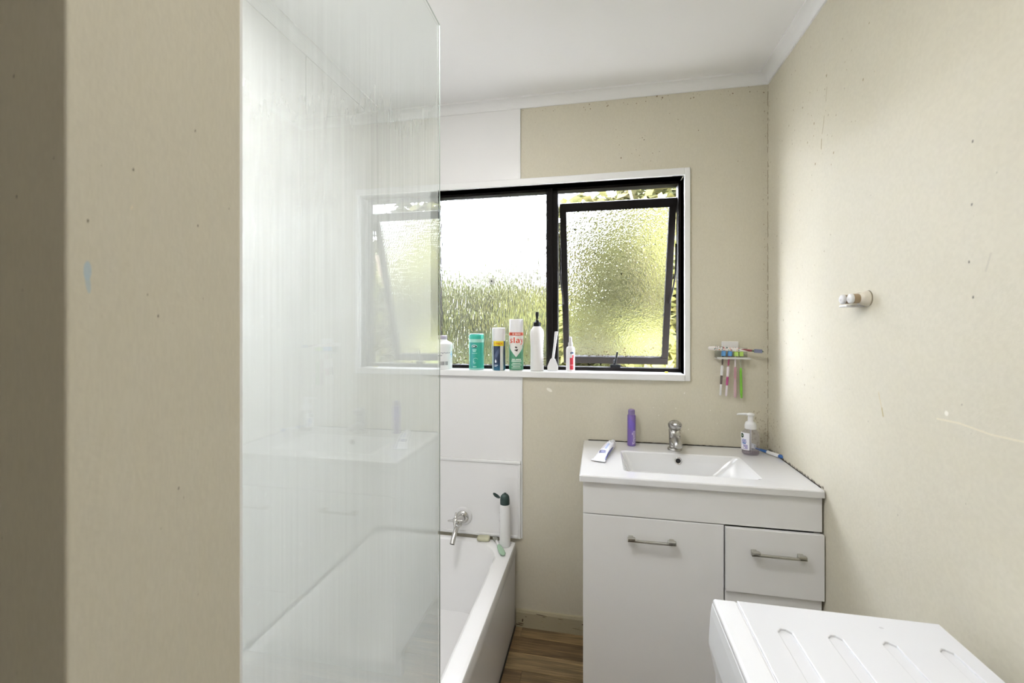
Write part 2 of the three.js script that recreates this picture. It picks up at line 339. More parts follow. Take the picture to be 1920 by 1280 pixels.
  const latch = mesh('latch', join([box(0.052, 0.098, y0 + 0.016, y0 + 0.03, -0.085, -0.07, 0.003), box(0.066, 0.078, y0 + 0.02, y0 + 0.05, -0.09, -0.078, 0.003)]), M.blackPlastic, w);
  mesh('lever', new RoundedBoxGeometry(0.009, 0.055, 0.008, 2, 0.003).rotateZ(-0.2).translate(0.079, y0 + 0.06, -0.078), M.blackPlastic, latch);
}

// ------------------------------------------------------------------ added ceiling lights, out of view, as fill for bathroom and hall
function addedCeilingLight(label, x, z, radiance) {
  const t = thing('added_ceiling_light', label, 'light', [x, CEIL, z]);
  mesh('housing', box(-0.19, 0.19, -0.03, 0, -0.19, 0.19, 0.004), M.whitePlastic, t);
  mesh('diffuser', box(-0.175, 0.175, -0.034, -0.03, -0.175, 0.175, 0.001), new THREE.MeshStandardMaterial({ color: 0xffffff, emissive: new THREE.Color(1, 1, 1), emissiveIntensity: 2 }), t);
  const l = new THREE.RectAreaLight(new THREE.Color(1.0, 0.99, 0.985), radiance, 0.35, 0.35);
  l.position.set(0, -0.037, 0); l.rotation.x = -Math.PI / 2; l.castShadow = true; t.add(l);
}
addedCeilingLight('added square ceiling light out of view, filling the bathroom', -0.45, 1.28, FILL_RADIANCE);  // invented lamp that lifts the brightness of the whole room
addedCeilingLight('added square ceiling light out of view, filling from the hall', 0.5, 2.0, HALL_FILL_RADIANCE);  // invented lamp that brightens the door jamb and vanity front

// ------------------------------------------------------------------ bath
{
  const t = thing('bathtub', 'white acrylic bathtub with side panel behind the glass screen', 'bathtub', [0, 0, 0]);
  const RIM = 0.39, ox0 = XL + 0.006, ox1 = -0.3675, oz0 = 0.016, oz1 = ZF - 0.006;
  const ring = (x0, x1, z0, z1, rad, y, n = 10) => {      // rounded rectangle, same count for every ring
    const out = [];
    [[x1 - rad, z1 - rad, 0], [x0 + rad, z1 - rad, 1], [x0 + rad, z0 + rad, 2], [x1 - rad, z0 + rad, 3]].forEach(([cx, cz, q]) => { for (let i = 0; i <= n; i++) { const a = (q + i / n) * Math.PI / 2; out.push([cx + Math.cos(a) * rad, y, cz + Math.sin(a) * rad]); } });
    return out;
  };
  const rings = [ring(ox0, ox1, oz0, oz1, 0.004, 0.335), ring(ox0, ox1, oz0, oz1, 0.008, RIM - 0.012), ring(ox0 + 0.002, ox1 - 0.003, oz0 + 0.002, oz1 - 0.003, 0.008, RIM - 0.004), ring(ox0 + 0.008, ox1 - 0.01, oz0 + 0.006, oz1 - 0.01, 0.012, RIM),
    ring(ox0 + 0.03, -0.426, 0.036, oz1 - 0.05, 0.13, RIM - 0.002), ring(ox0 + 0.036, -0.434, 0.043, oz1 - 0.058, 0.13, RIM - 0.008), ring(ox0 + 0.042, -0.441, 0.05, oz1 - 0.066, 0.13, RIM - 0.03),
    ring(ox0 + 0.06, -0.462, 0.075, oz1 - 0.16, 0.13, RIM - 0.18), ring(ox0 + 0.08, -0.482, 0.11, oz1 - 0.25, 0.12, RIM - 0.29), ring(ox0 + 0.12, -0.52, 0.16, oz1 - 0.3, 0.1, RIM - 0.325), ring(ox0 + 0.2, -0.6, 0.3, oz1 - 0.5, 0.05, RIM - 0.335)];
  const n = rings[0].length, pos = rings.flat(2), idx = [];
  for (let k = 0; k < rings.length - 1; k++) for (let i = 0; i < n; i++) { const a = k * n + i, b = k * n + (i + 1) % n; idx.push(a, b, a + n, b, b + n, a + n); }
  const last = (rings.length - 1) * n; for (let i = 1; i < n - 1; i++) idx.push(last, last + i, last + i + 1);
  const g = new THREE.BufferGeometry(); g.setAttribute('position', new THREE.Float32BufferAttribute(pos, 3)); g.setAttribute('uv', new THREE.Float32BufferAttribute(rings.flat(1).flatMap((p) => [p[0], p[2]]), 2)); g.setIndex(idx); g.computeVertexNormals();
  M.acrylic.side = THREE.DoubleSide;
  mesh('tub', toCreasedNormals(g, 0.55), M.acrylic, t);
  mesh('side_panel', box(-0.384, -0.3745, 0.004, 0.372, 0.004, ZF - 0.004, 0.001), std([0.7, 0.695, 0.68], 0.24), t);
  mesh('sealant', tube([[-0.372, 0.0035, 0.016], [-0.372, 0.0035, 0.8], [-0.372, 0.0035, 1.55]], 0.0035, 8, 6), M.mould, t);
  const waste = mesh('waste', lathe([[0, 0.004], [0.018, 0.004], [0.026, 0.003], [0.03, 0]], 24).translate(-0.77, RIM - 0.334, 0.33), M.chrome, t);
}
// glass shower screen standing on the rim
{
  const t = thing('shower_screen', 'frameless glass shower screen streaked with soap scum on the bath rim', 'shower screen', [-0.4, 0.392, 0]);
  const z0 = 0.899, z1 = 1.548, h = 1.75;
  mesh('glass_pane', join([1, -1].map((k) => new THREE.PlaneGeometry(z1 - z0, h - 0.008).rotateY(k * Math.PI / 2).translate(k * 0.003, h / 2 + 0.004, (z0 + z1) / 2))), new THREE.MeshPhysicalMaterial({ color: new THREE.Color(0.965, 0.985, 0.978), transmission: 1, thickness: 0, roughness: 0, ior: 1.5 }), t);
  mesh('glass_edge', join([box(-0.0012, 0.0012, 0.008, h, z0 - 0.0006, z0), box(-0.0012, 0.0012, h, h + 0.0006, z0, z1)]), std([0.4, 0.45, 0.42], 0.4), t);
  mesh('wall_channel', box(-0.01, 0.01, 0, h, z1 - 0.012, ZF - 0.0005, 0.001), M.whitePaint, t);
  mesh('bottom_seal', box(-0.005, 0.005, 0, 0.008, z0, z1, 0.001), std([0.7, 0.72, 0.71], 0.5), t);
  // dried soap scum: thick where the spray reaches, thin streaks above about head height
  const W = 512, H = 1024, streak = noiseField(W, H, 160, 10, 81, 2), run = noiseField(W, H, 90, 2, 84, 2), cloud = noiseField(W, H, 4, 6, 82, 4), fine = noiseField(W, H, 200, 300, 83, 1);
  const alpha = dataTexture(W, H, (x, y) => {
    const i = y * W + x, edge = 0.7 + 0.16 * x / W + 0.06 * (cloud[i] - 0.5) + 0.03 * (run[x + 512 * 300] - 0.5), k = THREE.MathUtils.smoothstep(edge - y / H, -0.12, 0.2);
    return 0.05 + 0.65 * k + 0.12 * k * (cloud[i] - 0.5) + 0.16 * (streak[i] - 0.5) * (0.08 + 2.2 * k * (1 - k) + 0.3 * k) + (fine[i] > 0.94 ? 0.04 : 0);
  });
  const film = mesh('soap_film', new THREE.PlaneGeometry(z1 - z0 - 0.002, h - 0.01).rotateY(Math.PI / 2).translate(-0.0036, h / 2, (z0 + z1) / 2), new THREE.MeshPhysicalMaterial({ color: new THREE.Color(0.95, 0.955, 0.955), roughness: 1, transmission: 0.45, thickness: 0, transparent: true, alphaMap: alpha, side: THREE.DoubleSide }), t);
  film.userData.label = 'dried whitish soap streaks';
}
// bath tap
{
  const t = thing('bath_tap', 'chrome bath spout with star handle on the white wall panel', 'tap', [-0.62, 0.482, 0.01]);
  t.scale.setScalar(1.15);
  mesh('flange', lathe([[0, 0.012], [0.02, 0.012], [0.032, 0.009], [0.037, 0.003], [0.037, 0]], 32).rotateX(Math.PI / 2), M.whitePlastic, t);
  mesh('flange_ring', lathe([[0, 0.02], [0.016, 0.02], [0.024, 0.014], [0.026, 0.01]], 32).rotateX(Math.PI / 2), M.chrome, t);
  mesh('body', join([cyl(0.013, 0.015, 0.055, 24).rotateX(Math.PI / 2).translate(0, 0, 0.038), new THREE.SphereGeometry(0.018, 24, 16).translate(-0.002, 0, 0.066)]), M.chrome, t);
  mesh('spout', tube([[-0.002, -0.004, 0.066], [-0.004, -0.022, 0.085], [-0.006, -0.042, 0.105], [-0.007, -0.058, 0.118]], 0.0095, 20, 16), M.chrome, t);
  const hnd = mesh('handle', lathe([[0, 0.03], [0.006, 0.03], [0.011, 0.026], [0.012, 0.018], [0.008, 0.01], [0.007, 0]], 20).rotateX(0.9).translate(-0.004, 0.006, 0.072), M.chrome, t);
  for (let k = 0; k < 4; k++) { const a = k * Math.PI / 2 + 0.1; mesh('handle_arm', sweep([[0, 0, 0, 0.0055, 0.005], [0.014, 0, 0, 0.005, 0.0045], [0.027, 0, 0, 0.004, 0.0035], [0.03, 0, 0, 0.002, 0.002]], 8).rotateZ(a).rotateX(-0.68).translate(-0.004, 0.02, 0.09), M.chrome, hnd); }
}
// things on the bath rim
{
  const t = thing('shampoo_bottle', 'white shampoo bottle with open dark green cap on the bath rim', 'bottle', [-0.409, 0.39, 0.066], 0.1);
  const map = canvasTexture(512, 512, (g) => {
    g.fillStyle = '#e8e8e6'; g.fillRect(0, 0, 512, 512);
    g.fillStyle = '#22302c'; g.beginPath(); g.ellipse(140, 92, 14, 34, 0, 0, 7); g.fill(); g.fillStyle = '#e8e8e6'; g.beginPath(); g.ellipse(146, 84, 5, 12, 0, 0, 7); g.fill();
    g.strokeStyle = '#39433f'; g.lineWidth = 8; g.beginPath(); g.moveTo(118, 150); g.quadraticCurveTo(132, 190, 164, 206); g.stroke();
    g.strokeStyle = '#8e9491'; g.lineWidth = 7; for (let k = 0; k < 7; k++) { g.beginPath(); g.moveTo(112, 235 + k * 27); g.lineTo(146 - (k % 3) * 8, 226 + k * 27); g.stroke(); }
  });
  const body = lathe([[0, 0], [0.021, 0], [0.0235, 0.003], [0.0245, 0.05], [0.025, 0.1], [0.0235, 0.15], [0.0215, 0.185], [0.02, 0.188], [0, 0.188]], 40); body.scale(1, 1, 0.8);
  mesh('bottle_body', body, new THREE.MeshPhysicalMaterial({ map, roughness: 0.35 }), t);
  const capMat = std([0.02, 0.045, 0.04], 0.35), cap = mesh('cap', lathe([[0.0205, 0.186], [0.0215, 0.188], [0.0212, 0.208], [0.019, 0.222], [0.012, 0.231], [0.004, 0.233], [0, 0.233]], 36).scale(1, 1, 0.85), capMat, t);
  mesh('nozzle', lathe([[0.002, 0.236], [0.006, 0.236], [0.007, 0.229]], 16), capMat, cap);
  mesh('flip_lid', new THREE.SphereGeometry(0.019, 20, 12, 0, Math.PI * 2, 0, Math.PI / 2).scale(1, 0.4, 0.8).rotateX(Math.PI).rotateZ(-0.55).translate(-0.037, 0.224, 0), std([0.02, 0.045, 0.04], 0.35, { side: THREE.DoubleSide }), cap);
  const s = new RoundedBoxGeometry(0.06, 0.02, 0.036, 6, 0.0098); s.scale(1, 1, 1); s.translate(0, 0.0085, 0);
  const soap = mesh('soap_bar', s, std([0.55, 0.54, 0.38], 0.45)); soap.position.set(-0.516, 0.3905, 0.034); soap.rotation.y = 0.1; soap.userData = { label: 'pale yellow soap bar on the back rim of the bath', category: 'soap' };
  const b = thing('scrubbing_brush', 'small brush with pale green handle lying on the bath corner', 'brush', [-0.462, 0.3915, 0.03], -1.08);
  mesh('head', new RoundedBoxGeometry(0.034, 0.012, 0.02, 3, 0.004).translate(0.006, 0.009, 0), std([0.3, 0.3, 0.26], 0.6), b);
  mesh('neck', sweep([[0.02, 0.01, 0, 0.006, 0.004], [0.04, 0.0085, 0, 0.006, 0.004], [0.06, 0.0075, 0, 0.007, 0.004]], 12), M.whitePlastic, b);
  mesh('handle', sweep([[0.058, 0.0075, 0, 0.0065, 0.0045], [0.075, 0.007, 0, 0.011, 0.006], [0.105, 0.0065, 0, 0.014, 0.0062], [0.13, 0.0065, 0, 0.0125, 0.006], [0.142, 0.0065, 0, 0.006, 0.004], [0.144, 0.0065, 0, 0.001, 0.001]], 14), std([0.36, 0.53, 0.38], 0.35), b);
}

// ------------------------------------------------------------------ vanity
{
  const x0 = -0.064, x1 = XR - 0.002, zf = 0.464, TOP = 0.864;
  const v = thing('vanity_cabinet', 'white vanity cabinet with a door and drawers under the basin', 'cabinet', [0, 0, 0]);
  const cx0 = -0.052, cx1 = 0.678, cz = 0.436;
  mesh('carcass', join([box(cx0, cx0 + 0.016, 0.1, 0.842, 0.02, cz), box(cx1 - 0.016, cx1, 0.1, 0.842, 0.02, cz), box(cx0 + 0.016, cx1 - 0.016, 0.1, 0.116, 0.02, cz), box(0.388, 0.404, 0.116, 0.735, 0.02, cz - 0.004), box(cx0 + 0.016, cx1 - 0.016, 0.735, 0.751, 0.02, cz - 0.004)]), M.cabinet, v);
  mesh('kickboard', box(cx0 + 0.01, cx1 - 0.01, 0.0, 0.1, 0.36, 0.376), M.cabinet, v);
  mesh('fascia', box(cx0, cx1, 0.7325, 0.8415, cz + 0.0005, 0.452, 0.0015), M.cabinet, v);
  const handle = (parent, xa, xb, y, z) => {
    const bar = extrudeZ([[xa + 0.012, 0.012], [xa, 0.03], [xa + 0.022, 0.03], [xa + 0.03, 0.018], [xb - 0.03, 0.018], [xb - 0.022, 0.03], [xb, 0.03], [xb - 0.012, 0.012]].map(([x, q]) => [x, -q]), 0, 0.011, 0.001).rotateX(Math.PI / 2);
    // profile lies in plan: feet on the door, bar standing off it
    const g = join([box(xa + 0.004, xa + 0.02, y - 0.006, y + 0.006, z, z + 0.02, 0.002), box(xb - 0.02, xb - 0.004, y - 0.006, y + 0.006, z, z + 0.02, 0.002), box(xa, xb, y - 0.0065, y + 0.001, z + 0.016, z + 0.025, 0.002), box(xa, xa + 0.026, y - 0.0065, y + 0.0075, z + 0.012, z + 0.025, 0.003), box(xb - 0.026, xb, y - 0.0065, y + 0.0075, z + 0.012, z + 0.025, 0.003)]);
    mesh('handle', g, M.handleMetal, parent);
  };
  const door = mesh('door', box(cx0, 0.3955, 0.106, 0.7295, cz + 0.0005, 0.452, 0.0015), M.cabinet, v); handle(door, 0.094, 0.247, 0.664, 0.452);
  const dr = mesh('drawer', box(0.3995, cx1 + 0.003, 0.524, 0.7265, cz + 0.0095, 0.461, 0.0015), M.cabinet, v); handle(dr, 0.468, 0.624, 0.66, 0.461);
  mesh('drawer', box(0.3995, cx1 - 0.001, 0.32, 0.521, cz + 0.0005, 0.452, 0.0015), M.cabinet, v);
  mesh('drawer', box(0.3995, cx1 - 0.001, 0.106, 0.317, cz + 0.0005, 0.452, 0.0015), M.cabinet, v);

  // one-piece basin top
  const b = thing('basin', 'white ceramic basin top on the vanity with a rectangular bowl', 'basin', [0, 0, 0]);
  const ring = (xa, xb, za, zb, rad, y, n = 6) => { const o = []; [[xb - rad, zb - rad, 0], [xa + rad, zb - rad, 1], [xa + rad, za + rad, 2], [xb - rad, za + rad, 3]].forEach(([cx, cz2, q]) => { for (let i = 0; i <= n; i++) { const a = (q + i / n) * Math.PI / 2; o.push([cx + Math.cos(a) * rad, y, cz2 + Math.sin(a) * rad]); } }); return o; };
  const rs = [ring(x0 + 0.01, x1 - 0.006, 0.006, zf - 0.012, 0.004, 0.8425), ring(x0, x1, 0.004, zf, 0.004, 0.8425), ring(x0, x1, 0.004, zf, 0.006, TOP - 0.003), ring(x0 + 0.003, x1 - 0.001, 0.005, zf - 0.003, 0.006, TOP),
    ring(0.086, 0.534, 0.132, 0.39, 0.018, TOP - 0.001), ring(0.092, 0.527, 0.138, 0.384, 0.02, TOP - 0.005), ring(0.102, 0.5, 0.144, 0.376, 0.024, TOP - 0.03), ring(0.116, 0.455, 0.15, 0.362, 0.03, TOP - 0.075), ring(0.14, 0.43, 0.17, 0.34, 0.035, TOP - 0.092), ring(0.22, 0.36, 0.22, 0.3, 0.03, TOP - 0.098)];
  const n = rs[0].length, idx = [];
  for (let k = 0; k < rs.length - 1; k++) for (let i = 0; i < n; i++) { const a = k * n + i, c = k * n + (i + 1) % n; idx.push(a, c, a + n, c, c + n, a + n); }
  const last = (rs.length - 1) * n; for (let i = 1; i < n - 1; i++) idx.push(last, last + i, last + i + 1);
  // each pair of neighbouring bands keeps its own normals where the top turns over into the bowl
  const g = new THREE.BufferGeometry(); g.setAttribute('position', new THREE.Float32BufferAttribute(rs.flat(2), 3)); g.setAttribute('uv', new THREE.Float32BufferAttribute(rs.flat(1).flatMap((p) => [p[0], p[2]]), 2)); g.setIndex(idx); g.computeVertexNormals();
  M.ceramic.side = THREE.DoubleSide;
  mesh('bowl_and_top', toCreasedNormals(g, 0.22), M.ceramic, b);
  const ov = mesh('overflow', new THREE.TorusGeometry(0.0115, 0.0028, 10, 28).translate(0.308, 0.838, 0.1475), M.chrome, b);
  mesh('overflow_hole', cyl(0.0105, 0.0105, 0.004, 24).rotateX(Math.PI / 2).translate(0.308, 0.838, 0.1465), M.darkHole, ov);
  mesh('waste', lathe([[0, 0.005], [0.014, 0.005], [0.022, 0.003], [0.024, 0]], 24).translate(0.29, TOP - 0.097, 0.26), M.chrome, b);
  const r = rng(91), seam = [];
  for (let x = x0 + 0.02; x < x1 - 0.09; x += 0.012) { const k = 0.0016 + 0.0022 * r() * (x > 0.02 && x < 0.52 ? 1 : 0.35); seam.push([x, TOP + 0.001, 0.0025 + r() * 0.001, 0.002, k]); }
  mesh('mouldy_sealant', sweep(seam, 6), M.mould, b);
  const seam2 = []; for (let z = 0.012; z < zf - 0.03; z += 0.012) seam2.push([z, TOP + 0.001, 0, 0.002, 0.0008 + r() * 0.0012 * (z > 0.15 ? 1 : 0.5)]);
  mesh('mouldy_sealant', sweep(seam2, 6).rotateY(-Math.PI / 2).translate(XR - 0.002, 0, 0), M.mould, b);

  // mixer tap
  const t = thing('basin_mixer', 'dull limescaled chrome mixer tap behind the basin bowl', 'tap', [0.3065, TOP, 0.077]);
  t.scale.setScalar(1.16);
  mesh('base', lathe([[0, 0.008], [0.019, 0.008], [0.0235, 0.005], [0.0245, 0]], 32), M.scaledChrome, t);
  mesh('body', lathe([[0.0185, 0.006], [0.0185, 0.02], [0.0195, 0.05], [0.0205, 0.07], [0, 0.072]], 32), M.scaledChrome, t);
  mesh('spout', sweep([[0, 0.034, 0, 0.0165, 0.015], [0.03, 0.036, 0, 0.0155, 0.013], [0.06, 0.034, 0, 0.0145, 0.0105], [0.075, 0.031, 0, 0.014, 0.009], [0.079, 0.03, 0, 0.01, 0.006]], 18).rotateY(-Math.PI / 2), M.scaledChrome, t);
  const lv = new THREE.SphereGeometry(0.0235, 28, 18).scale(1, 0.78, 1.05).translate(0, 0.086, 0.004);
  mesh('lever', join([lv, sweep([[0, 0.09, 0, 0.017, 0.011], [0.025, 0.094, 0, 0.016, 0.009], [0.045, 0.096, 0, 0.014, 0.006], [0.052, 0.096, 0, 0.008, 0.003]], 16).rotateY(-Math.PI / 2)]), M.scaledChrome, t);
}
// things on the basin top
{
  const TOP = 0.864;
  const p = thing('deodorant_spray', 'slim purple spray tube standing behind the basin', 'spray can', [0.137, TOP, 0.052]);
  const map = canvasTexture(512, 1024, (g) => {
    g.fillStyle = '#7a64a8'; g.fillRect(0, 0, 512, 1024);
    for (let i = 0; i < 18; i++) { g.fillStyle = `rgba(110,88,190,${0.05 + 0.05 * (i % 3)})`; g.fillRect(150 + i * 9, 80 + i * 12, 70, 330); }
    g.save(); g.translate(345, 960); g.rotate(-Math.PI / 2); g.fillStyle = '#d9cfe0'; g.font = 'bold 112px serif'; g.fillText('Nowells', 0, 0); g.fillStyle = '#b6a6cc'; for (let k = 0; k < 10; k++) g.fillRect(20 + k * 26, 26, 18, 18); g.restore();
  });
  mesh('can_body', lathe([[0, 0], [0.0155, 0], [0.0172, 0.002], [0.0172, 0.126], [0.0162, 0.13], [0.014, 0.131]], 36), new THREE.MeshPhysicalMaterial({ map, roughness: 0.35, metalness: 0.25 }), p);
  mesh('cap', lathe([[0.014, 0.128], [0.0142, 0.131], [0.0142, 0.146], [0.0125, 0.152], [0.008, 0.154], [0, 0.154]], 32), std([0.2, 0.15, 0.3], 0.4), p);

  // toothpaste tube, lying flat: crimped end toward the front
  const t = thing('toothpaste_tube', 'used white and purple toothpaste tube lying on the basin top', 'toothpaste', [0.0278, TOP + 0.0008, 0.2065], 0);
  t.scale.set(1.45, 1.4, 1.08);
  const st = [], N = 14;
  for (let i = 0; i <= N; i++) { const s = i / N; st.push([-0.066 + s * 0.125, 0.0025 + 0.0105 * Math.sin(Math.min(1, s * 1.15) * Math.PI / 2), 0, 0.0225 - 0.007 * s, 0.001 + 0.0115 * Math.sin(Math.min(1, s * 1.1) * Math.PI / 2)]); }
  const tg = sweep(st, 20), pa = tg.attributes.position, ua = tg.attributes.uv;
  for (let i = 0; i < pa.count; i++) ua.setXY(i, (pa.getX(i) + 0.066) / 0.125, 0.5 - pa.getZ(i) / 0.05);
  const tm = canvasTexture(512, 256, (g) => {
    g.fillStyle = '#e9e9ee'; g.fillRect(0, 0, 512, 256);
    g.fillStyle = '#3f3f7a'; g.fillRect(0, 214, 512, 42); g.fillStyle = '#34346b'; g.beginPath(); g.moveTo(128, 70); g.lineTo(196, 52); g.lineTo(196, 170); g.lineTo(140, 190); g.fill(); g.fillStyle = '#9a9cc4'; g.fillRect(150, 84, 30, 60);
    g.fillStyle = '#b9a8bd'; g.fillRect(240, 70, 130, 12); g.fillRect(240, 96, 150, 10); g.fillStyle = '#a7b2d6'; g.fillRect(230, 122, 150, 40);
    g.strokeStyle = '#2c2c58'; g.lineWidth = 9; g.beginPath(); g.arc(430, 90, 20, 0.6, 4.6); g.stroke(); g.beginPath(); g.arc(460, 150, 16, 1, 5.4); g.stroke();
    g.fillStyle = '#2c2c58'; g.beginPath(); g.arc(40, 120, 7, 0, 7); g.fill(); g.fillStyle = '#8f93b8'; g.fillRect(80, 100, 8, 60);
  });
  const tubeBody = mesh('tube', tg, new THREE.MeshPhysicalMaterial({ map: tm, roughness: 0.3 }), t);
  mesh('crimp', new RoundedBoxGeometry(0.012, 0.0016, 0.05, 2, 0.0007).translate(-0.068, 0.0022, 0), new THREE.MeshPhysicalMaterial({ color: 0xe9e9ee, roughness: 0.35 }), t);
  mesh('screw_cap', cyl(0.0105, 0.012, 0.02, 24).rotateZ(-Math.PI / 2).translate(0.067, 0.0125, 0), std([0.8, 0.8, 0.86], 0.35), t);
  t.rotation.y = 1.286;

  // foaming soap dispenser
  const s = thing('soap_dispenser', 'clear plastic soap pump bottle nearly empty on the basin corner', 'soap bottle', [0.588, TOP, 0.092], -0.25);
  s.scale.set(1.14, 1.02, 1.05);
  const bodyShape = (grow, h0, h1) => { const pts = [[0.0, h0], [0.024 + grow, h0], [0.0275 + grow, h0 + 0.005], [0.0285 + grow, 0.03], [0.0275 + grow, 0.07], [0.025 + grow, 0.088], [0.017 + grow, 0.098], [0.015 + grow, h1]]; return lathe(pts.filter(([, y]) => y <= h1 + 1e-6), 40).scale(1, 1, 0.72); };
  mesh('bottle_body', bodyShape(0, 0, 0.106), new THREE.MeshPhysicalMaterial({ color: new THREE.Color(0.9, 0.89, 0.92), transmission: 0.94, thickness: 0, roughness: 0.12, ior: 1.45, side: THREE.DoubleSide }), s);
  const liquid = lathe([[0, 0.002], [0.0225, 0.002], [0.0262, 0.006], [0.0268, 0.016], [0, 0.016]], 36).scale(1, 1, 0.72);
  mesh('liquid_soap', liquid, new THREE.MeshPhysicalMaterial({ color: new THREE.Color(0.62, 0.56, 0.62), transmission: 0.75, thickness: 0, roughness: 0.15 }), s);
  mesh('dip_tube', cyl(0.003, 0.003, 0.1, 10).translate(0, 0.055, 0), std([0.8, 0.8, 0.8], 0.4), s);
  const lm = canvasTexture(256, 512, (g) => {
    g.fillStyle = '#ecebf1'; g.fillRect(0, 0, 256, 512); g.fillStyle = '#7d7fb0'; for (const [x, y, q] of [[120, 230, 46], [160, 270, 40], [110, 300, 34], [170, 210, 24], [90, 260, 20]]) { g.globalAlpha = 0.6; g.beginPath(); g.arc(x, y, q, 0, 7); g.fill(); } g.globalAlpha = 1;
    g.fillStyle = '#3f6fae'; g.fillRect(96, 300, 84, 34); g.fillStyle = '#a39cc0'; g.fillRect(110, 350, 110, 130);
    g.fillStyle = '#23402b'; g.beginPath(); g.ellipse(78, 92, 52, 70, 0, 0, 7); g.fill(); g.fillStyle = '#cfe0c6'; g.fillRect(40, 84, 74, 14);
    g.fillStyle = '#ffffff'; for (const [x, y] of [[60, 420], [100, 400], [90, 450], [140, 440]]) { g.beginPath(); g.ellipse(x, y, 24, 14, 0.6, 0, 7); g.fill(); }
  });
  const lab = new THREE.CylinderGeometry(0.0291, 0.0291, 0.066, 18, 1, true, -1.5, 1.35).scale(1, 1, 0.735).translate(0, 0.052, 0);
  mesh('label', lab, new THREE.MeshStandardMaterial({ map: lm, roughness: 0.5, side: THREE.DoubleSide }), s);
  const pump = mesh('pump', lathe([[0.0175, 0.099], [0.0185, 0.1], [0.0185, 0.114], [0.0155, 0.124], [0.009, 0.129], [0.0085, 0.149], [0.0125, 0.15], [0.0125, 0.157], [0.006, 0.16], [0, 0.16]], 32), M.whitePlastic, s);
  mesh('spout', sweep([[0, 0.154, 0, 0.008, 0.0055], [-0.02, 0.154, 0, 0.0065, 0.0045], [-0.036, 0.1525, 0, 0.005, 0.0035], [-0.042, 0.15, 0, 0.003, 0.003]], 14), M.whitePlastic, pump);

  // toothbrush lying along the side wall
  const q = thing('toothbrush', 'blue and white toothbrush lying beside the soap bottle', 'toothbrush', [0.628, TOP + 0.001, 0.03], -1.1);
  q.scale.set(1.12, 1.2, 1.2);
  const blue = std([0.03, 0.13, 0.4], 0.3);
  mesh('neck', sweep([[0.0, 0.006, 0, 0.0035, 0.003], [0.03, 0.0065, 0, 0.005, 0.0045], [0.052, 0.0065, 0, 0.0062, 0.0055]], 12), blue, q);
  mesh('grip', sweep([[0.05, 0.0065, 0, 0.0064, 0.0056], [0.055, 0.0065, 0, 0.0064, 0.0056], [0.085, 0.0068, 0, 0.0066, 0.0058], [0.1, 0.0068, 0, 0.0064, 0.0056]], 14), M.whitePlastic, q);
  mesh('handle_end', sweep([[0.099, 0.0068, 0, 0.0066, 0.0058], [0.108, 0.0068, 0, 0.0066, 0.0058], [0.114, 0.0068, 0, 0.0046, 0.004], [0.116, 0.0068, 0, 0.001, 0.001]], 14), blue, q);
  mesh('brush_head', join([new RoundedBoxGeometry(0.026, 0.005, 0.011, 2, 0.002).translate(-0.012, 0.006, 0), box(-0.023, -0.003, 0.0083, 0.018, -0.0045, 0.0045, 0.001)]), std([0.75, 0.8, 0.85], 0.5), q);
}

